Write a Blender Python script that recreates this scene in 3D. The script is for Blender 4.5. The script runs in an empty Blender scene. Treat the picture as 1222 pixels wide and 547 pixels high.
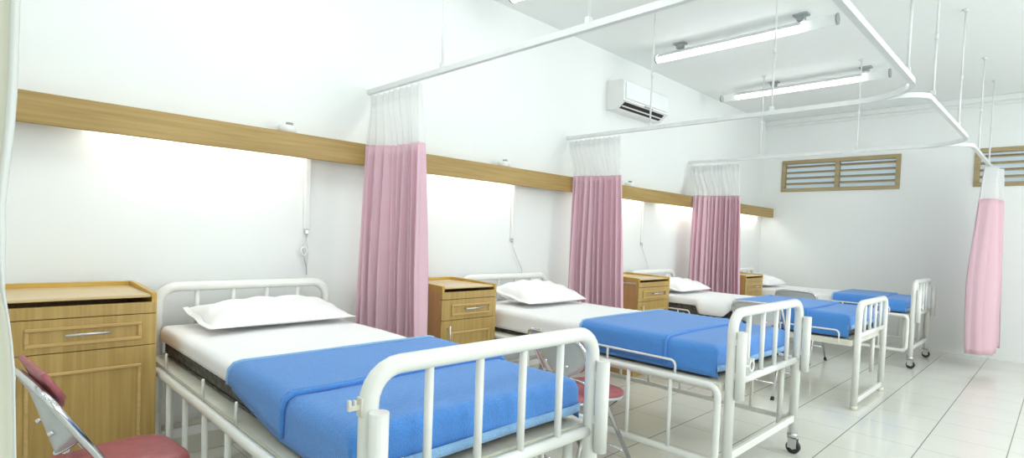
import bpy, math, random
from mathutils import Vector, Matrix
random.seed(4)
PI = math.pi
col = bpy.context.scene.collection
sc = bpy.context.scene

# ------------------------------------------------------------------ mesh builder
class MB:
    def __init__(s): s.v = []; s.f = []; s.sm = []
    def add(s, vs, fs, smooth=False):
        o = len(s.v); s.v += [tuple(p) for p in vs]
        for f in fs: s.f.append(tuple(i + o for i in f)); s.sm.append(smooth)
        return s
    def box(s, x0, x1, y0, y1, z0, z1, b=0.0):
        if x0 > x1: x0, x1 = x1, x0
        if y0 > y1: y0, y1 = y1, y0
        if z0 > z1: z0, z1 = z1, z0
        b = min(b, .45 * min(x1 - x0, y1 - y0, z1 - z0))
        if b <= 1e-5:
            vs = [(x, y, z) for x in (x0, x1) for y in (y0, y1) for z in (z0, z1)]
            return s.add(vs, [(0, 1, 3, 2), (4, 6, 7, 5), (0, 4, 5, 1), (2, 3, 7, 6), (0, 2, 6, 4), (1, 5, 7, 3)])
        # chamfered box: three verts per corner
        vs = []; idx = {}
        X = (x0, x1); Y = (y0, y1); Z = (z0, z1)
        for i in (0, 1):
            for j in (0, 1):
                for k in (0, 1):
                    sx, sy, sz = (1 - 2 * i) * b, (1 - 2 * j) * b, (1 - 2 * k) * b
                    for a, p in enumerate(((X[i], Y[j] + sy, Z[k] + sz), (X[i] + sx, Y[j], Z[k] + sz), (X[i] + sx, Y[j] + sy, Z[k]))):
                        idx[i, j, k, a] = len(vs); vs.append(p)
        F = []
        for i in (0, 1):
            F.append([idx[i, j, k, 0] for j, k in ((0, 0), (0, 1), (1, 1), (1, 0))][::(1 if i == 0 else -1)])
            F.append([idx[j, i, k, 1] for j, k in ((0, 0), (1, 0), (1, 1), (0, 1))][::(1 if i == 0 else -1)])
            F.append([idx[j, k, i, 2] for j, k in ((0, 0), (0, 1), (1, 1), (1, 0))][::(1 if i == 0 else -1)])
        for j in (0, 1):
            for k in (0, 1):
                F.append([idx[0, j, k, 1], idx[0, j, k, 2], idx[1, j, k, 2], idx[1, j, k, 1]])
                F.append([idx[j, 0, k, 0], idx[j, 0, k, 2], idx[j, 1, k, 2], idx[j, 1, k, 0]])
                F.append([idx[j, k, 0, 0], idx[j, k, 0, 1], idx[j, k, 1, 1], idx[j, k, 1, 0]])
                for i in (0, 1):
                    pass
        for i in (0, 1):
            for j in (0, 1):
                for k in (0, 1): F.append([idx[i, j, k, 0], idx[i, j, k, 1], idx[i, j, k, 2]])
        return s.add(vs, F)
    def tube(s, pts, r, n=10, caps=True):
        pts = [Vector(p) for p in pts]
        m = len(pts); t = []
        for i in range(m):
            a = pts[max(i - 1, 0)]; b = pts[min(i + 1, m - 1)]
            t.append((b - a).normalized())
        ref = Vector((0, 0, 1)) if abs(t[0].z) < .9 else Vector((1, 0, 0))
        u = t[0].cross(ref).normalized(); vs = []
        for i in range(m):
            u = (u - t[i] * u.dot(t[i])).normalized(); w = t[i].cross(u)
            rr = r[i] if isinstance(r, (list, tuple)) else r
            for k in range(n):
                a = 2 * PI * k / n
                vs.append(pts[i] + (u * math.cos(a) + w * math.sin(a)) * rr)
        fs = [(i * n + k, i * n + (k + 1) % n, (i + 1) * n + (k + 1) % n, (i + 1) * n + k) for i in range(m - 1) for k in range(n)]
        s.add(vs, fs, True)
        if caps:
            o = len(s.v) - len(vs)
            s.f.append(tuple(o + k for k in range(n))[::-1]); s.sm.append(False)
            s.f.append(tuple(o + (m - 1) * n + k for k in range(n))); s.sm.append(False)
        return s
    def grid(s, fn, nu, nv, smooth=True):
        vs = [fn(i / nu, j / nv) for i in range(nu + 1) for j in range(nv + 1)]
        w = nv + 1
        return s.add(vs, [(i * w + j, i * w + j + 1, (i + 1) * w + j + 1, (i + 1) * w + j) for i in range(nu) for j in range(nv)], smooth)
    def sweep(s, path, hw, z0, z1):
        """rectangular section swept along a plan polyline"""
        P = [Vector((p[0], p[1])) for p in path]; m = len(P); vs = []
        for i in range(m):
            a = P[max(i - 1, 0)]; b = P[min(i + 1, m - 1)]
            d = (b - a).normalized(); nrm = Vector((-d.y, d.x)) * hw
            for q, z in ((nrm, z0), (-nrm, z0), (-nrm, z1), (nrm, z1)): vs.append((P[i].x + q.x, P[i].y + q.y, z))
        fs = [(i * 4 + k, i * 4 + (k + 1) % 4, (i + 1) * 4 + (k + 1) % 4, (i + 1) * 4 + k) for i in range(m - 1) for k in range(4)]
        fs += [(3, 2, 1, 0), tuple((m - 1) * 4 + k for k in range(4))]
        return s.add(vs, fs)
    def build(s, name, mat, parent=None, loc=None, solid=0.0, sub=0):
        me = bpy.data.meshes.new(name); me.from_pydata(s.v, [], s.f)
        me.polygons.foreach_set('use_smooth', s.sm); me.update()
        o = bpy.data.objects.new(name, me); col.objects.link(o)
        me.materials.append(mat)
        if parent: o.parent = parent
        if loc: o.location = loc
        if solid:
            md = o.modifiers.new('thickness', 'SOLIDIFY'); md.thickness = solid; md.offset = -1
        if sub:
            md = o.modifiers.new('smooth', 'SUBSURF'); md.levels = sub; md.render_levels = sub
        return o

def rnd(pts, rad, n=6):
    """round the inner corners of a 3D polyline"""
    P = [Vector(p) for p in pts]; out = [P[0]]
    for i in range(1, len(P) - 1):
        a = (P[i - 1] - P[i]); b = (P[i + 1] - P[i])
        la, lb = a.length, b.length; a.normalize(); b.normalize()
        ang = a.angle(b)
        d = min(rad / math.tan(ang / 2), la * .49, lb * .49)
        p0 = P[i] + a * d; p1 = P[i] + b * d
        rr = d * math.tan(ang / 2); c = P[i] + (a + b).normalized() * (rr / math.sin(ang / 2))
        v0 = p0 - c; v1 = p1 - c; th = v0.angle(v1)
        for k in range(n + 1):
            t = k / n
            out.append(c + (v0 * math.sin((1 - t) * th) + v1 * math.sin(t * th)) / math.sin(th))
    out.append(P[-1]); return out

def empty(name, loc, label, cat, group=None, rz=0):
    o = bpy.data.objects.new(name, None); col.objects.link(o)
    o.empty_display_size = .1
    o.location = loc; o.rotation_euler = (0, 0, rz)
    o['label'] = label; o['category'] = cat
    if group: o['group'] = group
    return o
def tag(o, label, cat, group=None):
    o['label'] = label; o['category'] = cat
    if group: o['group'] = group
    return o
def struct(o):
    o['kind'] = 'structure'; return o

# ------------------------------------------------------------------ materials
def mat(name, color, rough=.5, metal=0, bump=0, bscale=60, var=0, vscale=8, coat=0, spec=.5, sheen=0, stretch=None):
    m = bpy.data.materials.new(name); m.use_nodes = True
    nt = m.node_tree; b = nt.nodes['Principled BSDF']
    b.inputs['Base Color'].default_value = (*color, 1); b.inputs['Roughness'].default_value = rough
    b.inputs['Metallic'].default_value = metal; b.inputs['Specular IOR Level'].default_value = spec
    if coat: b.inputs['Coat Weight'].default_value = coat
    if sheen: b.inputs['Sheen Weight'].default_value = sheen
    tc = nt.nodes.new('ShaderNodeTexCoord'); mp = nt.nodes.new('ShaderNodeMapping')
    nt.links.new(tc.outputs['Object'], mp.inputs[0])
    if stretch: mp.inputs['Scale'].default_value = stretch
    nz = nt.nodes.new('ShaderNodeTexNoise'); nz.inputs['Scale'].default_value = vscale; nz.inputs['Detail'].default_value = 5
    nt.links.new(mp.outputs[0], nz.inputs['Vector'])
    rp = nt.nodes.new('ShaderNodeValToRGB')
    rp.color_ramp.elements[0].position = .3; rp.color_ramp.elements[1].position = .7
    rp.color_ramp.elements[0].color = (*[c * (1 - var) for c in color], 1)
    rp.color_ramp.elements[1].color = (*[min(1, c * (1 + var * .6)) for c in color], 1)
    nt.links.new(nz.outputs['Fac'], rp.inputs[0]); nt.links.new(rp.outputs[0], b.inputs['Base Color'])
    if bump:
        n2 = nt.nodes.new('ShaderNodeTexNoise'); n2.inputs['Scale'].default_value = bscale; n2.inputs['Detail'].default_value = 3
        nt.links.new(mp.outputs[0], n2.inputs['Vector'])
        bp = nt.nodes.new('ShaderNodeBump'); bp.inputs['Strength'].default_value = bump; bp.inputs['Distance'].default_value = .01
        nt.links.new(n2.outputs['Fac'], bp.inputs['Height']); nt.links.new(bp.outputs[0], b.inputs['Normal'])
    return m

def emit(name, color, strength):
    m = bpy.data.materials.new(name); m.use_nodes = True; nt = m.node_tree
    b = nt.nodes['Principled BSDF']; b.inputs['Base Color'].default_value = (.9, .9, .9, 1)
    b.inputs['Emission Color'].default_value = (*color, 1); b.inputs['Emission Strength'].default_value = strength
    return m

def cloth_mat(name, color, transl=.3, alpha=1.0, bump=.15, bscale=200, weave=0):
    m = bpy.data.materials.new(name); m.use_nodes = True; nt = m.node_tree
    out = nt.nodes['Material Output']; b = nt.nodes['Principled BSDF']
    b.inputs['Base Color'].default_value = (*color, 1); b.inputs['Roughness'].default_value = .85
    b.inputs['Specular IOR Level'].default_value = .2
    tl = nt.nodes.new('ShaderNodeBsdfTranslucent'); tl.inputs['Color'].default_value = (*color, 1)
    mx = nt.nodes.new('ShaderNodeMixShader'); mx.inputs[0].default_value = transl
    nt.links.new(b.outputs[0], mx.inputs[1]); nt.links.new(tl.outputs[0], mx.inputs[2])
    tc = nt.nodes.new('ShaderNodeTexCoord')
    nz = nt.nodes.new('ShaderNodeTexNoise'); nz.inputs['Scale'].default_value = bscale
    nt.links.new(tc.outputs['Object'], nz.inputs['Vector'])
    bp = nt.nodes.new('ShaderNodeBump'); bp.inputs['Strength'].default_value = bump; bp.inputs['Distance'].default_value = .004
    nt.links.new(nz.outputs['Fac'], bp.inputs['Height']); nt.links.new(bp.outputs[0], b.inputs['Normal'])
    last = mx
    if alpha < 1:
        tr = nt.nodes.new('ShaderNodeBsdfTransparent'); m2 = nt.nodes.new('ShaderNodeMixShader')
        m2.inputs[0].default_value = alpha
        nt.links.new(tr.outputs[0], m2.inputs[1]); nt.links.new(mx.outputs[0], m2.inputs[2]); last = m2
    nt.links.new(last.outputs[0], out.inputs[0]); return m

def wood(name, c1, c2, axis, rough=.38, scale=1.0):
    m = bpy.data.materials.new(name); m.use_nodes = True; nt = m.node_tree
    b = nt.nodes['Principled BSDF']; b.inputs['Roughness'].default_value = rough
    tc = nt.nodes.new('ShaderNodeTexCoord'); mp = nt.nodes.new('ShaderNodeMapping')
    nt.links.new(tc.outputs['Object'], mp.inputs[0])
    s = [70 * scale, 70 * scale, 70 * scale]; s['xyz'.index(axis)] = 2.2 * scale
    mp.inputs['Scale'].default_value = s
    n1 = nt.nodes.new('ShaderNodeTexNoise'); n1.inputs['Scale'].default_value = 1; n1.inputs['Detail'].default_value = 6
    n1.inputs['Distortion'].default_value = .4
    nt.links.new(mp.outputs[0], n1.inputs['Vector'])
    mp2 = nt.nodes.new('ShaderNodeMapping'); nt.links.new(tc.outputs['Object'], mp2.inputs[0])
    s2 = [9, 9, 9]; s2['xyz'.index(axis)] = 1.1; mp2.inputs['Scale'].default_value = s2
    n2 = nt.nodes.new('ShaderNodeTexNoise'); n2.inputs['Scale'].default_value = 1; n2.inputs['Detail'].default_value = 3
    nt.links.new(mp2.outputs[0], n2.inputs['Vector'])
    ad = nt.nodes.new('ShaderNodeMath'); ad.operation = 'MULTIPLY_ADD'; ad.inputs[1].default_value = .55; 
    m3 = nt.nodes.new('ShaderNodeMath'); m3.operation = 'MULTIPLY'; m3.inputs[1].default_value = .45
    nt.links.new(n2.outputs['Fac'], m3.inputs[0]); nt.links.new(n1.outputs['Fac'], ad.inputs[0]); nt.links.new(m3.outputs[0], ad.inputs[2])
    rp = nt.nodes.new('ShaderNodeValToRGB'); rp.color_ramp.elements[0].position = .36; rp.color_ramp.elements[1].position = .64
    rp.color_ramp.elements[0].color = (*c1, 1); rp.color_ramp.elements[1].color = (*c2, 1)
    nt.links.new(ad.outputs[0], rp.inputs[0]); nt.links.new(rp.outputs[0], b.inputs['Base Color'])
    return m

def tile_mat():
    m = bpy.data.materials.new('floor_tiles'); m.use_nodes = True; nt = m.node_tree
    b = nt.nodes['Principled BSDF']; b.inputs['Roughness'].default_value = .12
    tc = nt.nodes.new('ShaderNodeTexCoord'); sp = nt.nodes.new('ShaderNodeSeparateXYZ')
    nt.links.new(tc.outputs['Object'], sp.inputs[0])
    S = .4038
    def line(out, off, w):
        a = nt.nodes.new('ShaderNodeMath'); a.operation = 'SUBTRACT'; a.inputs[1].default_value = off; nt.links.new(out, a.inputs[0])
        d = nt.nodes.new('ShaderNodeMath'); d.operation = 'DIVIDE'; d.inputs[1].default_value = S; nt.links.new(a.outputs[0], d.inputs[0])
        r = nt.nodes.new('ShaderNodeMath'); r.operation = 'PINGPONG'; r.inputs[1].default_value = .5; nt.links.new(d.outputs[0], r.inputs[0])
        l = nt.nodes.new('ShaderNodeMath'); l.operation = 'LESS_THAN'; l.inputs[1].default_value = w / S; nt.links.new(r.outputs[0], l.inputs[0])
        return l
    lx = line(sp.outputs['X'], 4.25, .0016); ly = line(sp.outputs['Y'], -1.9253, .0034)
    mx1 = nt.nodes.new('ShaderNodeMath'); mx1.operation = 'MAXIMUM'
    nt.links.new(lx.outputs[0], mx1.inputs[0]); nt.links.new(ly.outputs[0], mx1.inputs[1])
    nz = nt.nodes.new('ShaderNodeTexNoise'); nz.inputs['Scale'].default_value = 3; nt.links.new(tc.outputs['Object'], nz.inputs['Vector'])
    rp = nt.nodes.new('ShaderNodeValToRGB'); rp.color_ramp.elements[0].color = (.67, .675, .62, 1); rp.color_ramp.elements[1].color = (.74, .75, .70, 1)
    nt.links.new(nz.outputs['Fac'], rp.inputs[0])
    mc = nt.nodes.new('ShaderNodeMixRGB'); nt.links.new(mx1.outputs[0], mc.inputs[0]); nt.links.new(rp.outputs[0], mc.inputs[1])
    mc.inputs[2].default_value = (.25, .25, .22, 1); nt.links.new(mc.outputs[0], b.inputs['Base Color'])
    return m

def brocade_mat():
    m = mat('mattress_brocade', (.10, .10, .085), .7, var=.7, vscale=45, bump=.3, bscale=80, stretch=(1, .6, 1.2))
    return m

def blanket_mat(name, color):
    m = mat(name, color, .92, bump=.55, bscale=260, var=.12, vscale=160, sheen=.35, spec=.15)
    return m

M = dict(
    wall=mat('wall_paint', (.845, .87, .86), .6, var=.015, vscale=1.2, bump=.03, bscale=300),
    ceil=mat('ceiling_paint', (.87, .90, .89), .8, var=.01),
    trim=mat('cornice_paint', (.82, .84, .83), .6, var=.01),
    floor=tile_mat(),
    white_metal=mat('white_enamel', (.80, .81, .77), .28, var=.02, vscale=14, coat=.3),
    cream_metal=mat('cream_enamel_platform', (.74, .73, .63), .4, var=.06, vscale=12),
    chrome=mat('chrome', (.72, .73, .75), .14, metal=1, var=.02),
    plate=mat('grey_painted_plate', (.62, .66, .69), .25, metal=.35, var=.04, vscale=5),
    vinyl=mat('maroon_vinyl', (.40, .11, .125), .42, var=.12, vscale=30, bump=.1, bscale=150),
    rubber=mat('black_rubber', (.03, .03, .03), .6, var=.2),
    sheet=cloth_mat('white_cotton_sheet', (.93, .935, .94), .05, bump=.2, bscale=90),
    pillow=cloth_mat('white_pillowcase', (.93, .935, .94), .05, bump=.25, bscale=60),
    brocade=brocade_mat(),
    blanket=blanket_mat('blue_wool_blanket', (.085, .29, .74)),
    hem=blanket_mat('light_blue_binding', (.28, .52, .82)),
    pink=cloth_mat('pink_curtain_cloth', (.87, .625, .705), .25, bump=.1),
    net=cloth_mat('white_curtain_net', (.93, .94, .94), .45, alpha=.72, bump=.1),
    tape=cloth_mat('white_heading_tape', (.88, .89, .89), .35, alpha=.8, bump=.1),
    cream=cloth_mat('cream_curtain_cloth', (.76, .76, .66), .3, bump=.12, bscale=120),
    creamhem=cloth_mat('sheer_white_hem', (.88, .90, .88), .35, bump=.1),
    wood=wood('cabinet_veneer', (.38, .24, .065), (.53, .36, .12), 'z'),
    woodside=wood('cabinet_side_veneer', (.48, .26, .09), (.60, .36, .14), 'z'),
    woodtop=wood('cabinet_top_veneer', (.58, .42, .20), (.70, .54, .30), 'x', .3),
    woodedge=wood('gallery_edge_wood', (.50, .30, .05), (.62, .40, .09), 'x'),
    mould=wood('moulding_wood', (.50, .32, .11), (.62, .42, .17), 'x'),
    rail=wood('rail_board_wood', (.31, .20, .055), (.45, .305, .105), 'x', .45),
    vent=wood('vent_frame_wood', (.34, .26, .13), (.45, .36, .20), 'y', .55),
    dark=mat('dark_recess', (.02, .02, .02), .7),
    steel=mat('brushed_steel', (.66, .66, .66), .3, metal=.9, var=.05),
    plastic=mat('white_plastic', (.82, .83, .82), .4, var=.01),
    greyp=mat('grey_plastic', (.30, .33, .34), .5, var=.05),
    track=mat('white_track_enamel', (.74, .76, .76), .3, var=.03, vscale=20),
    trackside=mat('grey_lamp_bracket', (.34, .37, .38), .5, var=.04),
    lock=mat('brown_lock_plate', (.30, .14, .04), .5, var=.1),
    tube=emit('lit_ceiling_tube', (.98, 1.0, .985), 16.0),
    under=emit('lit_rail_tube', (.97, 1.0, 1.0), 22.0),
)
def glass_mat(name, tint, a):
    m = bpy.data.materials.new(name); m.use_nodes = True; nt = m.node_tree
    out = nt.nodes['Material Output']; b = nt.nodes['Principled BSDF']
    b.inputs['Base Color'].default_value = (*tint, 1); b.inputs['Roughness'].default_value = .08
    tr = nt.nodes.new('ShaderNodeBsdfTransparent'); mx = nt.nodes.new('ShaderNodeMixShader'); mx.inputs[0].default_value = a
    nt.links.new(tr.outputs[0], mx.inputs[1]); nt.links.new(b.outputs[0], mx.inputs[2]); nt.links.new(mx.outputs[0], out.inputs[0])
    return m
M['clear'] = glass_mat('clear_acrylic', (.85, .88, .88), .28)
M['frost'] = cloth_mat('frosted_vent_glass', (.80, .86, .88), .6, bump=0)

# ------------------------------------------------------------------ setting
XF, H = 8.22, 3.126
XB, YR = -2.6, -6.4
struct(MB().box(XB, XF, YR, 0, -.1, 0).build('floor', M['floor']))
struct(MB().box(XB, XF, YR, 0, H, H + .1).build('ceiling', M['ceil']))
struct(MB().box(XB, XF + .15, 0, .15, 0, H).build('wall_left', M['wall']))
struct(MB().box(XB - .15, XB, YR, 0, 0, H).build('wall_back', M['wall']))
# far wall with two vent openings
V1, V2 = 2.052, 2.512
va = [(-1.742, -.262), (-3.95, -2.485)]
w = MB()
w.box(XF, XF + .15, YR, 0, 0, V1); w.box(XF, XF + .15, YR, 0, V2, H)
w.box(XF, XF + .15, va[0][1], 0, V1, V2); w.box(XF, XF + .15, va[1][1], va[0][0], V1, V2); w.box(XF, XF + .15, YR, va[1][0], V1, V2)
struct(w.build('wall_far', M['wall']))
for k, (ya, yb) in enumerate(va):
    fr = MB(); t = .052
    x0, x1 = XF - .018, XF + .06
    fr.box(x0, x1, ya, yb, V1, V1 + t, .004); fr.box(x0, x1, ya, yb, V2 - t, V2, .004)
    fr.box(x0, x1, ya, ya + t, V1 + t, V2 - t, .004); fr.box(x0, x1, yb - t, yb, V1 + t, V2 - t, .004)
    ym = (ya + yb) / 2
    fr.box(x0, x1, ym - t / 2, ym + t / 2, V1 + t, V2 - t, .004)
    f = struct(fr.build('window_%d' % (k + 1), M['vent']))
    lv = MB()
    for j in range(4):
        z = V1 + t + (V2 - V1 - 2 * t) * (j + .72) / 4.35
        for (a, b) in ((ya + t, ym - t / 2), (ym + t / 2, yb - t)):
            lv.add([(XF - .005, a, z - .014), (XF + .05, a, z + .012), (XF + .05, b, z + .012), (XF - .005, b, z - .014),
                    (XF - .005, a, z), (XF + .05, a, z + .026), (XF + .05, b, z + .026), (XF - .005, b, z)],
                   [(0, 1, 2, 3), (7, 6, 5, 4), (0, 3, 7, 4), (1, 5, 6, 2), (0, 4, 5, 1), (3, 2, 6, 7)])
    lv.build('louvre', M['vent'], f)
    MB().box(XF + .07, XF + .076, ya, yb, V1, V2).build('pane', M['frost'], f)
# right wall (behind the camera's right) with two unseen openings added to let fill light in
w = MB(); zs, ze = .95, 2.5; ww = [(-1.2, 2.2), (3.0, 6.6)]
w.box(XB, XF, YR - .15, YR, 0, zs); w.box(XB, XF, YR - .15, YR, ze, H)
for a, b in ((XB, ww[0][0]), (ww[0][1], ww[1][0]), (ww[1][1], XF)): w.box(a, b, YR - .15, YR, zs, ze)
struct(w.build('wall_right', M['wall']))
# cornice
c = MB(); c.box(XF - .05, XF, YR, 0, H - .07, H, .01); c.box(XF - .025, XF, YR, 0, H - .11, H - .07, .006)
struct(c.build('trim_1', M['trim']))
struct(MB().box(XB, XF, -.012, 0, 0, .10, .003).build('baseboard_left', mat('skirting_tile', (.60, .59, .52), .3, var=.05)))

# ------------------------------------------------------------------ light board on the head wall
RY = -.1715; RB, RT = 1.6634, 1.8006
rail = empty('light_board', (0, 0, 1.66), 'long horizontal wooden board hiding strip lights, running along the wall above all the beds', 'light board')
r = MB(); r.box(XB + .3, XF - .002, RY, RY + .02, RB - 1.66, RT - 1.66, .003)
r.build('front_board', M['rail'], rail)
r = MB(); r.box(XB + .3, XF - .002, RY + .02, -.001, RT - 1.66 - .018, RT - 1.66 - .002)
r.build('top_board', M['rail'], rail)
for x0, x1 in ((-.02, .96), (1.75, 2.76), (3.72, 4.78), (5.2, 6.35), (6.9, 8.0)):
    MB().tube([(x0, -.085, .065), (x1, -.085, .065)], .014).build('fluorescent_tube', M['under'], rail)
    h = MB(); h.box(x0 - .03, x1 + .03, -.11, -.06, .083, .12, .004); h.box(x0 - .03, x0, -.1, -.07, .045, .09); h.box(x1, x1 + .03, -.1, -.07, .045, .09)
    h.build('tube_holder', M['plastic'], rail)
# pull-cord switch strips under the board
def cord(x, label, ztop, zb, ring, sway):
    e = empty('cord_switch', (x, 0, zb), label, 'cord switch', 'cord switches on the wall')
    MB().box(-.017, .017, -.024, -.0005, 0, ztop - zb, .004).build('cover_strip', M['plastic'], e)
    MB().box(-.013, .013, -.022, -.002, -.03, 0, .005).build('switch', M['steel'], e)
    y = -.03
    p = [(0, y + .012, -.025), (-.004, y, -.07), (.006 + sway * .3, y, -.15), (-.002 + sway * .8, y, -.23), (sway, y, -.28)]
    MB().tube(p, .0028, 6).build('pull_cord', M['steel'], e)
    if ring:
        q = [(-.022 + .018 * math.cos(a), y - .004, -.135 + .026 * math.sin(a)) for a in [2 * PI * k / 16 for k in range(17)]]
        MB().tube(q, .006, 6, False).build('ring', M['plastic'], e)
        MB().tube([(-.002, y, -.04), (-.03, y, -.1), (-.02, y, -.17), (.0, y, -.25)], .0024, 6).build('loop_cord', M['steel'], e)
    else:
        MB().tube([(sway, y, -.275), (sway + .004, y, -.305)], [.005, .009], 8).build('cord_weight', M['plastic'], e)
cord(1.03, 'white cord switch strip with a hanging ring, on the wall above the nearest bed', 1.765, 1.247, True, .0)
cord(2.825, 'white cord switch strip on the wall between the first two pink curtains', 1.765, 1.23, False, .12)
cord(4.85, 'white cord switch strip on the wall between the second and third pink curtains', 1.765, 1.226, False, .13)
for x, lb in ((.86, 'small white round socket atop the wooden board, left of the first pink curtain'), (2.61, 'small white round socket atop the wooden board, left of the second pink curtain'), (4.42, 'small white round socket atop the wooden board, between the second and third pink curtains')):
    e = empty('board_socket', (x, -.1, RT - .002), lb, 'socket', 'sockets on the wooden board')
    MB().tube([(0, 0, 0), (0, 0, .04), (0, 0, .048)], [.05, .05, .04], 16).build('base', M['plastic'], e)
    MB().tube([(.014, 0, .048), (.014, 0, .066)], .02, 12).build('knob', M['greyp'], e)

# ------------------------------------------------------------------ beds
def bed(b, yh, W, L, hz, fz, plat, label, casters=True, sleeves=True, rails=True, lower=.585, near_wire=(), hook=False):
    root = empty('hospital_bed', (b, yh, 0), label, 'bed', 'white metal hospital beds')
    wm = M['white_metal']; rp = .0245
    zf = .105 if casters else .0
    # head end
    h = MB(); h.tube(rnd([(0, 0, zf), (0, 0, hz - .02), (W, 0, hz - .02), (W, 0, zf)], .085), rp, 14)
    h.tube([(.02, 0, lower), (W - .02, 0, lower)], .018); h.tube([(.02, 0, .22), (W - .02, 0, .22)], .016)
    hb = h.build('headboard', wm, root)
    for k in range(4):
        x = W * (k + 1) / 5
        MB().tube([(x, 0, lower), (x, 0, hz - .03)], .012).build('headboard_bar', wm, hb)
    # foot end
    h = MB(); h.tube(rnd([(0, -L, zf), (0, -L, fz - .02), (W, -L, fz - .02), (W, -L, zf)], .085), rp, 14)
    h.tube([(.02, -L, lower), (W - .02, -L, lower)], .02)
    fb = h.build('footboard', wm, root)
    for k in range(4):
        x = W * (k + 1) / 5
        MB().tube([(x, -L, lower), (x, -L, fz - .03)], .0125).build('footboard_bar', wm, fb)
    zs = .215 if casters else .06
    MB().box(.02, W - .02, -L - .012, -L + .012, zs - .02, zs + .02, .004).build('stretcher', wm, root)
    if sleeves:
        for x in (0, W):
            s = MB(); s.tube([(x, -L - .047, lower - .065), (x, -L - .047, .838)], .0235, 14)
            s.box(x - .012, x + .012, -L - .03, -L - .015, lower + .03, lower + .06); s.box(x - .012, x + .012, -L - .03, -L - .015, .77, .80)
            so = s.build('rail_sleeve', wm, fb)
    # platform
    p = MB()
    p.box(-.04, .05, -L + .03, -.03, plat - .045, plat - .005, .003); p.box(W - .05, W + .04, -L + .03, -.03, plat - .045, plat - .005, .003)
    p.box(.05, W - .05, -L + .03, -L + .065, plat - .045, plat - .005); p.box(.05, W - .05, -.065, -.03, plat - .045, plat - .005)
    for y in (-.5, -1.0, -1.5): p.box(.05, W - .05, y - .02, y + .02, plat - .04, plat - .006)
    p.box(-.038, W + .038, -L + .035, -.035, plat - .005, plat)
    p.build('bed_platform', M['cream_metal'], root)
    # inner legs that fold under the platform, joined by a lower bar
    for x in (.03, W - .03):
        y = -L + .07
        if rails or x > .1: 
            for q in (y, -.12): MB().tube([(x, q, .16), (x, q, plat - .04)], .017).build('inner_leg', wm, root)
    # lowered side rails
    if rails:
        for x, n in ((-.064, 'near'), (W + .064, 'far')):
            y0, y1 = -.26, -L + .03
            s = MB(); zt, zb_ = plat - .012, .19
            s.tube(rnd([(x, y0, zt - .2), (x, y0, zt), (x, y1, zt), (x, y1, zb_), (x, y0, zb_), (x, y0, zt - .2)], .05), .017, 12)
            for yy in (-.3, -L + .1): s.box(min(x, x * .4 + (0 if x < .3 else W * .6)), max(x, x * .4 + (0 if x < .3 else W * .6)), yy - .015, yy + .015, zt - .02, zt)
            so = s.build('side_rail', wm, root)
            nb = 6
            for k in range(nb):
                yy = y0 + (y1 - y0) * (k + 1) / (nb + 1)
                MB().tube([(x, yy, zb_), (x, yy, zt)], .0105).build('rail_bar', wm, so)
    # mattress retaining wires
    for x in (-.044, W + .044):
        zt = plat + .068
        if hook:
            for y in near_wire[0]:
                q = math.copysign(.038, x) + (W if x > 0 else 0)
                MB().tube([(q, y, plat - .03), (q, y, plat + .066), (q, y, plat + .070)], [.006, .006, .003], 8).build('retaining_pin', wm, root)
            continue
        for ys in near_wire:
            s = MB()
            s.tube(rnd([(x, ys[0], plat - .03), (x, ys[0], zt), (x, ys[-1], zt), (x, ys[-1], plat - .03)], .03), .0065, 8)
            for y in ys[1:-1]: s.tube([(x, y, plat - .03), (x, y, zt)], .0065, 8)
            s.build('retaining_wire', wm, root)
    if casters:
        for x in (0, W):
            for y in (0, -L):
                c = MB(); c.tube([(x, y, .10), (x, y, .125)], .03, 14); c.box(x - .022, x - .018, y - .03, y + .02, .035, .10); c.box(x + .018, x + .022, y - .03, y + .02, .035, .10)
                c.box(x - .022, x + .022, y - .032, y + .022, .093, .102, .002)
                co = c.build('caster', M['steel'], root)
                q = MB(); q.tube([(x - .015, y - .008, .04), (x - .012, y - .008, .04), (x + .012, y - .008, .04), (x + .015, y - .008, .04)], [.034, .04, .04, .034], 20)
                q.build('wheel', M['rubber'], co)
                q = MB(); q.tube([(x - .017, y - .008, .04), (x + .017, y - .008, .04)], .014, 14); q.build('hub', M['steel'], co)
    else:
        for x in (0, W):
            for y in (0, -L): MB().tube([(x, y, 0), (x, y, .03)], .027, 14).build('foot_cap', M['cream_metal'], root)
    # crank ring at the foot end
    if sleeves:
        cx, cz = .055, lower + .1
        q = [(cx + .024 * math.cos(a), -L - .075, cz + .028 * math.sin(a)) for a in [2 * PI * k / 18 for k in range(19)]]
        s = MB(); s.tube(q, .006, 8, False); s.box(cx - .012, cx + .006, -L - .085, -L - .06, cz + .02, cz + .035)
        s.tube([(0, -L - .06, cz), (cx - .02, -L - .075, cz)], .007, 8)
        s.build('latch_ring', wm, root)
    if hook:
        s = MB(); s.box(-.05, -.02, -L - .005, -L + .005, .838, .850, .001); s.box(-.054, -.047, -L - .005, -L + .005, .838, .864, .001); s.box(-.04, -.034, -L - .005, -L + .005, .849, .862, .001); s.box(-.026, -.018, -L - .012, -L + .012, .82, .866, .001)
        s.build('hook_bracket', M['cream_metal'], root)
    return root

def edge(u, half, r):
    """unroll distance u from the centre over a rounded edge: (outward position, drop)"""
    a = half - r
    if u <= a: return u, 0.0
    if u <= a + r * PI / 2:
        t = (u - a) / r; return a + r * math.sin(t), r * (1 - math.cos(t))
    return half, r + (u - a - r * PI / 2)

def hsh(a, b): return math.sin(a * 12.9898 + b * 78.233) * .5 + math.sin(a * 3.7 + b * 5.1 + 1.3) * .5

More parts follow.
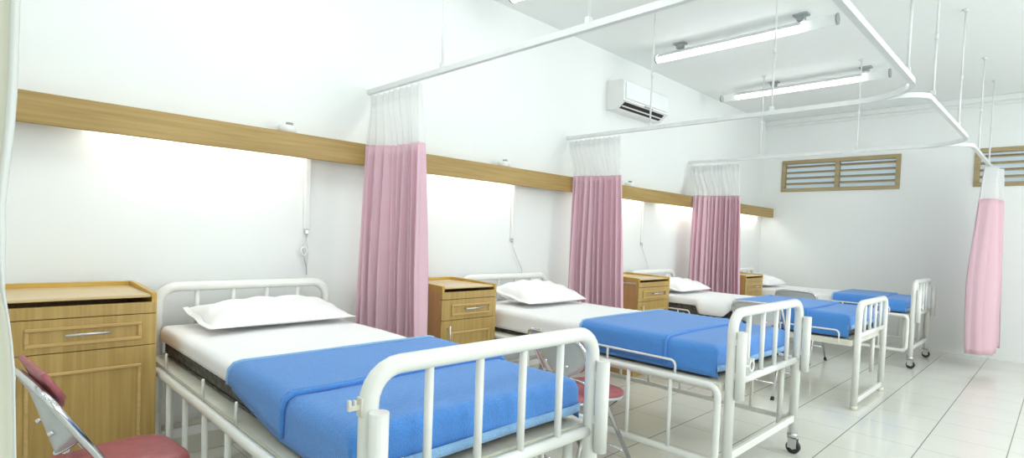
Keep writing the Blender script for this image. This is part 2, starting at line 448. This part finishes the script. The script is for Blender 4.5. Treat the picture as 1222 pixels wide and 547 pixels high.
def drape(W, y0, y1, top, r, ds, df, dx=0.0, foot=True, lift=0.0, nx=44, ny=60, wob=.004, seed=0, ds2=None, taper=0.0, tail=None):
    """cloth laid over a mattress: local coordinates, from y0 (head) to y1 (foot), ds side drop, df foot drop"""
    half = W / 2 + dx
    ds2 = ds if ds2 is None else ds2
    sl = half - r + r * PI / 2 + ds; sr = half - r + r * PI / 2 + ds2
    Lr = (y0 - y1)
    tl = Lr - (r if foot else 0) + ((r * PI / 2 + df) if foot else 0)
    def fn(u, v):
        t = tl * v; kt = taper * (1 - min(1, t / .4)); a_, b_ = sl - ds * kt, sr - ds2 * kt
        s = -a_ + (a_ + b_) * u
        px, d1 = edge(abs(s), half, r); px = math.copysign(px, s)
        if foot:
            py, d2 = edge(t, Lr, r)
        else: py, d2 = t, 0
        d = max(d1, d2) + .06 * min(d1, d2)
        n = hsh(s * 2.3 + seed, t * 2.1) * wob
        z = top - d + (n if d < .02 else 0) + lift
        fl = min(1, max(0, d1 / .1)); x = px + math.copysign(fl * (abs(n) * .8 + wob * .4 * math.sin(t * 9 + seed)), s) if d1 > .02 else px
        y = y0 - py - (min(1, d2 / .1) * (.006 * math.sin(s * 8 + seed) + .006) if d2 > .01 else 0)
        if tail and s < 0:
            tt = tail(t); x -= .055 * tt * min(1, max(0, (d1 - .012) / .03)); z -= .085 * tt * max(0, d1 - .03) / .05
        return (x + W / 2, y, z)
    return MB().grid(fn, nx, ny)

def blanket(b, yh, W, L, top, y0, yf, ymid, label, drop=.125, fdrop=.10, dx=.012, taper=0.0):
    r = .04
    base = drape(W, y0 + yh * 0 - .012, yf, top + .012, r, drop - .01, fdrop, dx, seed=b, wob=.003, taper=taper)
    e = base.build('blanket', M['blanket'], None, (b, yh, 0), solid=.006)
    tag(e, label, 'blanket', 'blue blankets on the beds')
    fl = drape(W, y0, ymid, top + .026, r, drop - .022, 0, dx + .008, foot=False, seed=b + 2, wob=.004, ny=26, taper=taper)
    # rolled lower edge of the folded-back layer
    f = fl.build('folded_flap', M['blanket'], e, solid=.006)
    half = W / 2 + dx + .008
    def roll(y, zt, dr, rad):
        pts = []
        sl = half - r + r * PI / 2 + dr
        for k in range(41):
            s = -sl + 2 * sl * k / 40
            px, d = edge(abs(s), half, r)
            pts.append((math.copysign(px, s) + W / 2, y + .006 * math.sin(s * 6 + b), zt - d))
        return MB().tube(pts, rad, 8)
    roll(ymid, top + .018, drop - .024, .0085).build('fold_roll', M['blanket'], e)
    roll(y0 + .006, top + .025, (drop - .022) * (1 - taper), .008).build('binding', M['hem'], e)
    # light binding strip along the foot hem
    zb = top + .012 - r - fdrop
    def strip(u, v):
        x = -dx - .006 + (W + 2 * dx + .012) * u
        cx = max(0, (abs(x - W / 2) - (W / 2 + dx - .05)) / .05)
        return (x, yf - .014 + .004 * math.sin((x - W / 2) * 8 + b) + cx * .012, zb + .002 + .030 * v)
    MB().grid(strip, 30, 2).build('binding', M['hem'], e, solid=.004)
    return e

def pillow(x, y, z, floor_z, sx, sy, sz, rz, tilt, label, seed):
    mb = MB(); n = 28
    def mk(sgn):
        def fn(u, v):
            a = u * 2 - 1; c = v * 2 - 1
            # rounded-square outline with pulled-out corners
            k = 1 - .07 * (1 - c * c) * abs(a) ** 3 ; k2 = 1 - .09 * (1 - a * a) * abs(c) ** 3
            pr = max(0, (1 - abs(a) ** 2.6)) ** .55 * max(0, (1 - abs(c) ** 2.6)) ** .55
            wr = .012 * math.sin(a * 7 + c * 4 + seed) * (1 - pr) + .006 * math.sin(a * 13 - c * 9 + seed * 2)
            zz = sgn * sz / 2 * pr * (1 + .08 * math.sin(a * 3 + seed)) + (wr * pr if sgn > 0 else 0)
            return (a * sx / 2 * k, c * sy / 2 * k2, zz)
        return fn
    mb.grid(mk(1), n, n)
    o = len(mb.v); mb.grid(mk(-1), n, n)
    for i in range(n * n, 2 * n * n): mb.f[i] = mb.f[i][::-1]
    rot = Matrix.Rotation(rz, 3, 'Z') @ Matrix.Rotation(tilt, 3, 'X')
    def conform(mb_):
        out = []
        for p in mb_.v:
            q = rot @ Vector(p); lim = floor_z - z
            if q.z < lim + .03: q.z = lim + max(0, (q.z - lim + .06)) * .03 / .09
            out.append((q.x, q.y, max(q.z, lim)))
        mb_.v = out; return mb_
    e = conform(mb).build('pillow', M['pillow'], None, (x, y, z))
    tag(e, label, 'pillow', 'white pillows on the beds')
    # open pillowcase end: stitched hem flap
    def hem(u, v):
        c = (u * 2 - 1) * .96
        return (-sx / 2 * (.955 + .06 * v) , c * sy / 2 * .97, (.006 + .005 * math.sin(c * 7 + seed)) * (1 - .3 * v) + .01 * (1 - c * c) * (.5 - v))
    conform(MB().grid(hem, 16, 4)).build('pillowcase_hem', M['pillow'], e)
    return e

def mattress(b, yh, W, L, plat, top, label, slabel, tail=None, ds=.055):
    y0, y1 = -.04, -L + .095
    m = MB().box(.022, W - .022, y1, y0, plat + .0015, top - .012, .02)
    e = m.build('mattress', M['brocade'], None, (b, yh, 0)); tag(e, label, 'mattress', 'dark patterned mattresses')
    p = MB()
    for z in (plat + .012, top - .045):
        p.tube(rnd([(W / 2, y0 + .001, z), (.022, y0 + .001, z), (.022, y1 - .001, z), (W - .022, y1 - .001, z), (W - .022, y0 + .001, z), (W / 2, y0 + .001, z)], .03), .0045, 6, False)
    p.build('piping', M['brocade'], e)
    s = drape(W, y0 + .008, y1 - .014, top + .002, .03, ds, .03, -.006, seed=b * 3, wob=.003, nx=60, ny=90, tail=tail)
    # head-end drop of the sheet
    s2 = s.build('bed_sheet', M['sheet'], None, (b, yh, 0), solid=.004); tag(s2, slabel, 'bed sheet', 'white sheets on the beds')
    return e

YH = -.165
beds = [
    dict(b=.2095, W=.88, L=2.015, hz=.955, fz=.952, plat=.60, top=.742, ds=.035),
    dict(b=2.164, W=.935, L=2.05, hz=.945, fz=.941, plat=.58, top=.735, ds=.095),
    dict(b=4.445, W=.86, L=2.06, hz=.935, fz=.848, plat=.54, top=.725, ds=.04),
    dict(b=6.66, W=.91, L=2.05, hz=.92, fz=.94, plat=.575, top=.705, ds=.06),
]
bl = ['white metal hospital bed nearest the camera, foot bars in front',
      'second white hospital bed from the camera, caster wheel under its foot end',
      'third white hospital bed from the camera, low foot end on plain legs without wheels',
      'farthest white hospital bed, on two visible casters next to the far wall']
ml = ['dark patterned mattress on the nearest bed', 'dark mattress under the sheet on the second bed from the camera',
      'dark mattress on the third bed from the camera, behind the white wire rail', 'mattress on the farthest bed beside the far wall']
sl = ['white sheet covering the nearest bed', 'white sheet on the second bed from the camera', 'white sheet hanging over the side of the third bed from the camera', 'white sheet on the farthest bed']
kl = ['blue blanket across the nearest bed, behind the big foot bars', 'blue blanket on the second bed, beside a thin wire rail',
      'blue blanket on the third bed from the camera, at the low foot end', 'blue blanket on the farthest bed by the far wall']
yy0 = [-1.10, -1.14, -1.10, -1.29]; ymid = [-1.56, -1.70, -1.70, -1.74]
for i, d in enumerate(beds):
    bed(d['b'], YH, d['W'], d['L'], d['hz'], d['fz'], d['plat'], bl[i], casters=(i != 2), sleeves=(i != 2), rails=(i != 2),
        lower=(.585, .575, .575, .56)[i], near_wire=([(-.34, -.88, -1.24)], [(-.95, -1.36, -1.78)], [(-.34, -.56, -.68), (-1.10, -1.5, -1.94)], [(-.95, -1.4, -1.85)])[i], hook=(i == 0))
    tl = None
    if i == 2: tl = lambda t: max(0, min(1, (t - .68) / .06)) * max(0, min(1, (1.03 - t) / .06))
    mattress(d['b'], YH, d['W'], d['L'], d['plat'], d['top'], ml[i], sl[i], tail=tl, ds=d['ds'])
    blanket(d['b'], YH, d['W'], d['L'], d['top'] + .004, yy0[i], -d['L'] + .066, ymid[i], kl[i], drop=d['top'] - d['plat'] - .03, fdrop=min(.085, d['top'] - d['plat'] - .05), dx=.011, taper=(.6, .0, .0, .0)[i])
pillow(.69, -.40, .80, .753, .75, .40, .135, .03, .15, 'large white pillow at the head of the nearest bed, right of the biggest cabinet', 1.0)
pillow(2.70, -.47, .81, .747, .68, .42, .18, .0, .18, 'white pillow on the second bed from the camera', 2.2)
pillow(4.90, -.47, .79, .737, .66, .42, .15, .02, .16, 'white pillow on the third bed, in front of the third pink curtain', 3.7)
pillow(7.05, -.50, .775, .717, .64, .42, .15, .0, .16, 'white pillow on the farthest bed, beside the smallest cabinet', 5.1)

# ------------------------------------------------------------------ bedside cabinets
def cabinet(x0, x1, yb, yf, zt, label, lock=False, thing_on=None):
    W = x1 - x0; D = yb - yf
    e = empty('bedside_cabinet', (x0, yb, 0), label, 'cabinet', 'wooden bedside cabinets')
    k = zt / .965
    zf, zd, zo = .913 * k, .865 * k, .73 * k           # front board top, drawer top, door top
    zs = .944 * k                                       # working surface
    c = MB()
    c.box(0, .018, -D + .02, 0, .0, zs - .034, .001); c.box(W - .018, W, -D + .02, 0, .0, zs - .034, .001)
    c.box(.018, W - .018, -.012, 0, .03, zs - .034); c.box(.018, W - .018, -D + .03, -.012, .06, .078)
    c.box(.018, W - .018, -D + .03, -.012, zo - .008, zo + .004)
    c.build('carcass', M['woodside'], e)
    MB().box(.012, W - .012, -D + .05, -D + .065, 0, .06).build('plinth', M['wood'], e)
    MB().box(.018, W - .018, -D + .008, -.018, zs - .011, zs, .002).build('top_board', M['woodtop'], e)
    g = MB(); g.box(0, W, -.018, 0, zs - .034, zt, .002)
    g.build('back_ledge', M['woodedge'], e)
    for xa, xb in ((0, .018), (W - .018, W)):
        zz = [(0 - .018, zt), (-D * .5, zt - .004), (-D, zt - .012)]
        vs = []
        for (y, z) in [(-.018, zs - .034), (-D + .0, zs - .034)] + [(yy_, z_) for yy_, z_ in zz[::-1]]:
            vs += [(xa, y, z), (xb, y, z)]
        n = len(vs) // 2
        MB().add(vs, [tuple(2 * i for i in range(n)), tuple(2 * i + 1 for i in range(n))[::-1]] + [(2 * i, 2 * ((i + 1) % n), 2 * ((i + 1) % n) + 1, 2 * i + 1) for i in range(n)]).build('side_ledge', M['woodedge'], e)
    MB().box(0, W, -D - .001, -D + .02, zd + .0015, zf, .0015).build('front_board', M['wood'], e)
    def frame(a, b, za, zb, y, t=.016):
        m = MB()
        m.box(a, b, y - .008, y, zb - t, zb, .003); m.box(a, b, y - .008, y, za, za + t, .003)
        m.box(a, a + t, y - .008, y, za + t, zb - t, .003); m.box(b - t, b, y - .008, y, za + t, zb - t, .003)
        return m
    dr = MB().box(0, W, -D, -D + .02, zo + .0015, zd - .0015, .0015).build('drawer', M['wood'], e)
    frame(.075, W - .055, zo + .028, zd - .032, -D, .014).build('moulding', M['mould'], dr)
    hz_ = (zo + zd) / 2 + .005; hm = W * .53
    h = MB(); h.tube([(hm - .075, -D - .034, hz_), (hm + .075, -D - .034, hz_)], .0058, 10)
    for s in (-.05, .05): h.tube([(hm + s, -D, hz_), (hm + s, -D - .034, hz_)], .004, 8)
    h.build('handle', M['steel'], dr)
    if lock: MB().box(W * .82, W * .88, -D - .004, -D, hz_ - .022, hz_ + .025, .001).build('lock_plate', M['lock'], dr)
    do = MB().box(0, W, -D, -D + .02, .06, zo - .0015, .0015).build('door', M['wood'], e)
    frame(.075, W - .055, .12, zo - .075, -D, .014).build('moulding', M['mould'], do)
    h = MB(); h.tube([(.048, -D - .03, zo - .15), (.048, -D - .03, zo - .03)], .0058, 10)
    for s in (-.13, -.05): h.tube([(.048, -D, zo + s), (.048, -D - .03, zo + s)], .004, 8)
    h.build('handle', M['steel'], do)
    if thing_on: MB().box(-.004, 0, -D + .03, -D + .20, zs - .052, zs - .034, .001).build('metal_catch', M['steel'], e)
    return e
cabinet(-.388, .118, -.10, -.575, .967, 'largest wooden cabinet at the left edge, behind the red folding chair')
cabinet(1.622, 2.080, -.14, -.63, .938, 'wooden cabinet between the nearest pink curtain and the second bed')
cabinet(3.825, 4.372, -.14, -.64, .922, 'wooden cabinet right of the second pink curtain, brown plate on its drawer', lock=True, thing_on=True)
cabinet(6.045, 6.565, -.16, -.69, .898, 'smallest, farthest wooden cabinet, right of the third pink curtain', lock=True)

# ------------------------------------------------------------------ folding chairs (facing +x, origin on the floor)
def chair(x, y, label, rz=0, cush=.748):
    e = empty('folding_chair', (x, y, 0), label, 'chair', 'red folding chairs between the beds', rz)
    hw = .205
    A = Vector((.235, 0, .012)); B_ = Vector((-.222, 0, .772))
    def on(z): 
        t = (z - A.z) / (B_.z - A.z); return A.x + (B_.x - A.x) * t
    f = MB(); f.tube(rnd([(A.x, -hw, A.z), (B_.x, -hw, B_.z), (B_.x, hw, B_.z), (A.x, hw, A.z)], .075, 8), .0115, 12)
    f.tube([(on(.16), -hw, .16), (on(.16), hw, .16)], .008)
    f.build('front_frame', M['chrome'], e)
    g = MB(); hr = hw - .026
    g.tube([(on(.52), -hr, .52), (-.235, -hr, .012)], .0105, 12); g.tube([(on(.52), hr, .52), (-.235, hr, .012)], .0105, 12)
    g.tube([(-.197, -hr, .127), (-.197, hr, .127)], .008); g.tube([(on(.52), -hr - .02, .52), (on(.52), hr + .02, .52)], .008)
    g.build('rear_frame', M['chrome'], e)
    for s in (-1, 1):
        MB().tube([(.243, s * hw, .0), (.228, s * hw, .025)], .0155, 12).build('foot_cap', M['rubber'], e)
        MB().tube([(-.243, s * hr, .0), (-.228, s * hr, .022)], .0145, 12).build('foot_cap', M['rubber'], e)
        l = MB(); l.tube([(.10, s * (hr - .012), .425), (-.13, s * (hr - .012), .335)], .006, 8)
        l.tube([(-.12, s * (hr - .012), .42), (-.127, s * (hr - .004), .34)], .007, 8); l.build('link_bar', M['chrome'], e)
    # seat pan and cushion
    def seat(zt, grow):
        m = MB(); ring = []
        for k in range(40):
            a = 2 * PI * k / 40; c, s_ = math.cos(a), math.sin(a)
            px = math.copysign(abs(c) ** .42, c); py = math.copysign(abs(s_) ** .42, s_)
            ring.append((.0 + px * (.195 + grow), py * (.172 + grow - .018 * (px < 0))))
        return ring
    def slab(ring, prof):
        m = MB(); n = len(ring); vs = []
        for sc_, z in prof: vs += [(p[0] * sc_, p[1] * sc_, z) for p in ring]
        fs = [(i * n + k, i * n + (k + 1) % n, (i + 1) * n + (k + 1) % n, (i + 1) * n + k) for i in range(len(prof) - 1) for k in range(n)]
        fs += [tuple(range(n))[::-1], tuple((len(prof) - 1) * n + k for k in range(n))]
        return m.add(vs, fs, True)
    slab(seat(0, .0), [(.94, .428), (1, .430), (1.0, .444)]).build('seat_pan', M['plate'], e)
    slab(seat(0, 0), [(.99, .442), (1.01, .452), (.985, .466), (.9, .474), (.55, .478)]).build('seat_cushion', M['vinyl'], e)
    # backrest: curved rear plate with a cushion on its front
    d = (B_ - A).normalized(); nrm = Vector((d.z, 0, -d.x))      # towards the sitter (+x)
    def back(off, inset, zz0, zz1, b0_, b1_):
        def fn(u, v):
            a = u * 2 - 1
            t = zz0 + (zz1 - zz0) * v
            bulge = b0_ + (b1_ - b0_) * v
            w = (hw - .012 - inset) * (.3 + .7 * (1 - (1 - v) ** 3) ** .6) * (1 - .10 * v ** 6 * (inset > 0))
            z = t; px = on(z) + off * nrm.x + bulge * (1 - a * a) * nrm.x * -1
            zq = z + off * nrm.z - .018 * (1 - v) * (1 - a * a) + bulge * (1 - a * a) * nrm.z * -1
            return (px, a * w, zq)
        return fn
    MB().grid(back(.0, 0, .575, .764, .06, .004), 24, 12).build('back_plate', M['plate'], e, solid=.003)
    MB().grid(back(.022, .016, cush - .12, cush, .03, .0), 24, 12).build('back_cushion', M['vinyl'], e, solid=.016)
    bf = back(-.001, 0, .575, .764, .06, .004)
    rim = [bf(0, 1 - k / 12) for k in range(13)] + [bf(k / 12, 0) for k in range(1, 12)] + [bf(1, k / 12) for k in range(13)]
    MB().tube(rim, .0045, 8).build('plate_rim', M['chrome'], e)
    for s in (-.08, .08): MB().tube([(on(.63) - .052, s, .614), (on(.63) - .03, s, .624)], .007, 10).build('screw', M['chrome'], e)
    return e
chair(-.118, -1.13, 'red folding chair in front of the largest cabinet at the left edge', .10, .80)
chair(1.84, -1.56, 'red folding chair between the first two beds, seen behind the near foot bars', -.14)
chair(4.42, -1.53, 'folding chair between the second and third beds, grey back seen through the second foot bars')
chair(6.07, -1.30, 'folding chair between the third and fourth beds, only its top arc and feet showing')

# ------------------------------------------------------------------ curtain tracks with hanger rods
def track(path, z, rods, label, rise=0, rad=.36):
    e = empty('curtain_track', (0, 0, z), label, 'curtain track', 'white ceiling-hung curtain tracks')
    pts = [(p.x, p.y) for p in rnd([(x, y, 0) for x, y in path], rad, 12)]
    m = MB().sweep(pts, .0135, -.017, .013)
    cum = [0]
    for a, c in zip(pts, pts[1:]): cum.append(cum[-1] + math.hypot(c[0] - a[0], c[1] - a[1]))
    m.v = [(v[0], v[1], v[2] + rise * min(1, cum[i // 4] / 1.0)) for i, v in enumerate(m.v)]
    m.build('track_rail', M['track'], e)
    for (x, y) in rods:
        r_ = MB(); zr = .012 + rise; r_.tube([(x, y, zr), (x, y, (H - z) * .45)], .0075, 8); r_.tube([(x, y, (H - z) * .45), (x, y, H - z)], .0062, 8)
        r_.tube([(x, y, (H - z) * .45 - .02), (x, y, (H - z) * .45 + .02)], .0105, 8)
        r_.tube([(x, y, H - z - .016), (x, y, H - z)], [.012, .024], 12); r_.box(x - .012, x + .012, y - .012, y + .012, .012 + rise, .04 + rise)
        r_.build('hanger_rod', M['track'], e)
    return e
YT = -2.69
track([(-.62, -.002), (-.62, YT), (3.515, YT), (3.515, -.002)], 2.18,
      [(-.62, -1.2), (1.0, YT), (3.05, YT), (3.515, -.87), (3.515, -1.83)], 'long white curtain track bending across the ceiling above the second pink curtain')
track([(1.4445, YT + .03), (1.4445, -.002)], 2.175, [(1.4445, -.79), (1.4445, -1.82)], 'straight white curtain track carrying the nearest pink curtain')
track([(3.546, -2.30), (3.546, YT + .005), (5.833, YT + .005), (5.833, -.002)], 2.182,
      [(3.85, YT + .005), (5.0, YT + .005), (5.833, -.86), (5.833, -1.80)], 'white curtain track of the third pink curtain, bending near the far wall', .045)
track([(5.864, -2.30), (5.864, YT + .01), (8.20, YT + .01)], 2.227, [(6.45, YT + .01), (7.45, YT + .01)], 'short white curtain track running to the far wall, carrying the small right-hand curtain')

# ------------------------------------------------------------------ privacy curtains
def curtain(root_loc, axis, a0, a1, b0, b1, zt, zm, zb, folds, amp, label, seed, net=True, group='pink privacy curtains', swing=0):
    """folded cloth hanging from a track along `axis`; a0..a1 extent at the top, b0..b1 at the hem"""
    e = empty('privacy_curtain', root_loc, label, 'curtain', group)
    rn = random.Random(seed)
    ph = [rn.uniform(-.6, .6) for _ in range(folds + 2)]
    aw = [rn.uniform(.6, 1.25) for _ in range(folds + 2)]
    def pt(u, z):
        k = (zt - z) / (zt - zb)
        lo = a0 + (b0 - a0) * k ** .8; hi = a1 + (b1 - a1) * k ** .8
        f = u * folds; i = int(min(folds - 1, math.floor(f)))
        A = amp * (.55 + .6 * min(1, k * 1.6)) * (aw[i] * (1 - (f - i)) + aw[i + 1] * (f - i))
        phs = ph[i] * (1 - (f - i)) + ph[i + 1] * (f - i)
        off = A * math.sin(2 * PI * f + phs + .25 * math.sin(k * 3 + i)) + .3 * A * math.sin(4.3 * f + 1.1 * k * 2 + seed)
        al = lo + (hi - lo) * u + .35 * A * math.cos(2 * PI * f * 1.0 + phs + .7) * (1 if .03 < u < .97 else .2)
        if swing:
            q = max(0, min(1, (zm + .30 - z) / .295)); q = q * q * (3 - 2 * q)
            wl = -.197
            g = max(0, 1 - (a0 - al) / .42)
            al2 = wl + (al - lo) * (hi - wl) / (hi - lo)
            al = al + (al2 - al) * q
            off = off - swing * (q + .45 * k * q) * g ** 1.6
        return (off, al, z) if axis == 'y' else (al, off, z)
    L = folds * 12
    def cloth(za, zb_):
        return MB().grid(lambda u, v: pt(u, za + (zb_ - za) * v), L, 24)
    if net:
        cloth(zt - .012, zm + .005).build('net_top', M['net'], e)
        cloth(zt - .005, zt - .075).build('heading_tape', M['tape'], e)
    else: zm = zt
    cloth(zm, zb).build('cloth', M['pink'], e, solid=.002)
    n = max(4, folds)
    for k in range(n):
        p = pt((k + .5) / n, zt - .01)
        c0 = (0, p[1]) if axis == 'y' else (p[0], 0)
        MB().tube([(p[0], p[1], zt - .03), (p[0] * .6 + c0[0] * .4, p[1] * .6 + c0[1] * .4, zt - .005), (c0[0], c0[1] + (.03 if axis == 'x' else 0), zt + .010)], .003, 6).build('hook', M['plastic'], e)
    return e
curtain((1.4445, 0, 0), 'y', -.03, -.60, -.03, -.70, 2.143, 1.785, .32, 9, .038, 'pink curtain with white net top nearest the camera, behind the first bed', 3, swing=0.11)
curtain((3.515, 0, 0), 'y', -.03, -.59, -.06, -.71, 2.148, 1.81, .30, 11, .034, 'second pink curtain from the left, behind the second bed', 11, swing=0.12)
curtain((5.833, 0, 0), 'y', -.03, -.64, -.05, -.735, 2.183, 1.81, .28, 13, .032, 'third pink curtain from the left, behind the third bed and its pillow', 23, swing=0.2)
curtain((0, YT - .03, 0), 'x', 7.36, 7.86, 7.16, 7.98, 2.193, 1.84, .17, 5, .105, 'small pink curtain hanging alone at the right, before the far wall', 31)

# cream curtain at the left edge of the picture, hung from the nearest track
def cream_curtain():
    e = empty('cream_curtain', (0, -2.69, 0), 'cream full-length curtain at the very left edge, hiding part of the largest cabinet', 'curtain')
    prof = [(2.15, -.436), (1.47, -.438), (1.384, -.4395), (1.348, -.4415), (1.317, -.444), (1.29, -.4465), (1.275, -.4485), (1.262, -.447), (1.241, -.4475), (1.196, -.4485), (1.172, -.446), (1.126, -.4415), (1.026, -.440), (.1, -.436)]
    def xe(z):
        for (za, xa), (zb, xb) in zip(prof, prof[1:]):
            if z <= za and z >= zb: return xa + (xb - xa) * (za - z) / (za - zb)
        return prof[-1][1]
    def cl(u, v):
        z = 2.15 - 2.07 * v; x1 = xe(z); x0 = x1 - .46
        return (x0 + (x1 - x0) * u, .028 * math.sin(u * 26 + .5 * math.sin(z * 2)) * min(1, (1 - u) * 5) + .07, z)
    MB().grid(cl, 90, 80).build('cloth', M['cream'], e, solid=.002)
    def hm(u, v):
        z = 2.15 - 2.07 * v; x1 = xe(z)
        wd = .0065 * (1 if z > 1.24 else max(.2, 1 - (1.24 - z) * 12))
        return (x1 - wd + (wd + .0008) * u, .062 - .006 * math.sin(u * PI), z)
    MB().grid(hm, 6, 80).build('hem', M['creamhem'], e, solid=.0015)
    for k in range(5):
        x = -.86 + .09 * k
        MB().tube([(x, .068, 2.14), (x, .03, 2.145), (x, .0, 2.157)], .003, 6).build('hook', M['plastic'], e)
cream_curtain()

# ------------------------------------------------------------------ ceiling lamps
def lamp(x, ya, yb, lit0, lit1, label, mounts):
    z = 3.025
    e = empty('ceiling_lamp', (x, 0, z), label, 'ceiling lamp', 'tubular ceiling lamps')
    MB().tube([(0, lit0, 0), (0, lit0 - .06, 0), (0, lit1 + .06, 0), (0, lit1, 0)], [.018, .036, .036, .018], 16).build('fluorescent_tube', M['tube'], e)
    MB().grid(lambda u, v: (.0395 * math.cos(PI * u), lit0 + .01 + (lit1 - lit0 - .02) * v, .0395 * math.sin(PI * u)), 12, 2).build('uplight_blocker', M['plastic'], e)  # added opaque half-shell, keeps the tube's light off the ceiling above
    MB().tube([(0, ya, 0), (0, yb, 0)], .043, 20, False).build('clear_cover', M['clear'], e)
    for y in (ya, yb): MB().tube([(0, y - .006, 0), (0, y + .006, 0)], .0445, 20).build('end_cap', M['greyp'], e)
    for y in mounts:
        b = MB(); b.box(-.026, .026, y - .03, y + .03, .050, H - z - .012, .003); b.box(-.04, .04, y - .055, y + .055, H - z - .014, H - z - .0005, .002)
        b.build('bracket', M['trackside'], e)
lamp(4.32, -.42, -1.985, -.45, -1.72, 'lit tubular ceiling lamp nearer the camera, above the second bed', (-.66, -1.72))
lamp(6.12, -.25, -1.985, -.42, -1.74, 'lit tubular ceiling lamp farther from the camera, before the far wall', (-.86, -1.77))
lamp(2.42, -.33, -1.9, -.35, -1.65, 'lit ceiling lamp showing only its glowing tip at the top edge', (-.6, -1.66))

# ------------------------------------------------------------------ air conditioner
def aircon():
    x0, x1, zb, zt, D = 4.095, 4.955, 2.545, 2.83, .20
    e = empty('air_conditioner', (x0, 0, zb), 'white wall-mounted air conditioner above the second pink curtain', 'air conditioner')
    W = x1 - x0; h = zt - zb
    prof = [(0, h), (-D + .03, h), (-D, h - .02), (-D - .004, .075), (-D + .010, .072), (-D + .085, .008), (-D + .10, 0), (0, 0)]
    def ext(xa, xb, pr):
        n = len(pr); vs = [(xa, y, z) for y, z in pr] + [(xb, y, z) for y, z in pr]
        return MB().add(vs, [tuple(range(n)), tuple(range(n, 2 * n))[::-1]] + [(k, n + k, n + (k + 1) % n, (k + 1) % n) for k in range(n)])
    ext(0, W, [(-.001, z) if y == 0 else (y, z) for y, z in prof]).build('housing', M['plastic'], e)
    # front panel
    ext(.03, W - .03, [(-D - .002, h - .03), (-D - .012, h - .035), (-D - .015, .10), (-D - .004, .095)]).build('front_panel', mat('panel_plastic', (.76, .80, .80), .35, var=.02), e)
    # outlet slot along the lower bevel
    d = Vector((0, .075, -.064)).normalized(); n = Vector((0, -d.z * -1 if False else -.6, -.8)).normalized()
    def slot(a, b, t0, t1, off):
        p0 = Vector((0, -D + .010, .072)); q = []
        for t in (t0, t1): q.append(p0 + d * t + Vector((0, -.65, -.76)) * off)
        r2 = [v + Vector((0, -.65, -.76)) * .002 for v in q]
        pr = [(q[0].y, q[0].z), (r2[0].y, r2[0].z), (r2[1].y, r2[1].z), (q[1].y, q[1].z)]
        return ext(a, b, pr)
    slot(.05, W - .06, .008, .088, -.0005).build('outlet', M['dark'], e)
    slot(.055, W - .065, .046, .060, .003).build('air_vane', M['plastic'], e)
    MB().box(W * .44, W * .62, -D - .012, -D - .004, .07, .084, .001).build('display_plate', M['greyp'], e)
    MB().box(.002, .008, -.04, -.0005, -.001, h, .001).build('wall_bracket', M['greyp'], e)
aircon()

# ------------------------------------------------------------------ light
wd = bpy.data.worlds.new('daylight'); sc.world = wd; wd.use_nodes = True
wd.node_tree.nodes['Background'].inputs[0].default_value = (.82, .92, 1, 1)
wd.node_tree.nodes['Background'].inputs[1].default_value = 1.6
def area(name, loc, rot, sx, sy, power, color=(1, 1, 1)):
    l = bpy.data.lights.new(name, 'AREA'); l.shape = 'RECTANGLE'; l.size = sx; l.size_y = sy; l.energy = power; l.color = color
    o = bpy.data.objects.new(name, l); o.location = loc; o.rotation_euler = rot; col.objects.link(o); return o
# added unseen area lights in the two side openings, for fill
for (a, b), pw in zip(ww, (30, 100)):
    area('window_daylight', ((a + b) / 2, YR - .1, (zs + ze) / 2), (PI / 2, 0, 0), b - a, ze - zs, pw, (.97, 1.0, .99))
# added fill row near the ceiling, no fixtures, behind and right of the camera
for x in (-1.6, .4, 2.42, 4.32, 6.12):
    area('overhead_fill_light', (x, -4.6, 3.0), (0, 0, 0), .12, 1.4, 14, (.985, 1, .985))
for x, y, pw in ((-1.4, -1.6, 10), (.6, -1.5, 26)):  # added unseen point lights that brighten the near end
    l = bpy.data.lights.new('near_fill_point', 'POINT'); l.energy = pw; l.shadow_soft_size = .25; l.color = (.985, 1, .985)
    o = bpy.data.objects.new('near_fill_point', l); o.location = (x, y, 2.8); col.objects.link(o)

# ------------------------------------------------------------------ camera
f, cy, yaw, pitch, roll = 658.6126, 305.4122, math.radians(45.1086), math.radians(-2.1768), math.radians(2.1585)
cam = bpy.data.cameras.new('camera'); co = bpy.data.objects.new('camera', cam); col.objects.link(co)
fwd = Vector((math.cos(pitch) * math.cos(yaw), math.cos(pitch) * math.sin(yaw), math.sin(pitch)))
rt = fwd.cross(Vector((0, 0, 1))).normalized(); up = rt.cross(fwd)
r2 = rt * math.cos(roll) + up * math.sin(roll); u2 = up * math.cos(roll) - rt * math.sin(roll)
mw = Matrix(((r2.x, u2.x, -fwd.x, -.4756), (r2.y, u2.y, -fwd.y, -3.3319), (r2.z, u2.z, -fwd.z, 1.2617), (0, 0, 0, 1)))
co.matrix_world = mw
cam.sensor_fit = 'HORIZONTAL'; cam.sensor_width = 36; cam.lens = f / 1222 * 36
cam.shift_x = 0; cam.shift_y = (cy - 273.5) / 1222; cam.clip_start = .02
sc.camera = co
sc.view_settings.view_transform = 'Standard'; sc.view_settings.look = 'None'; sc.view_settings.gamma = 1
sc.view_settings.use_curve_mapping = False; sc.view_settings.exposure = -.22
try: sc.cycles.use_denoising = True
except Exception: pass
sc.cycles.max_bounces = 10; sc.cycles.diffuse_bounces = 6; sc.cycles.transparent_max_bounces = 16
sc.cycles.sample_clamp_indirect = 8
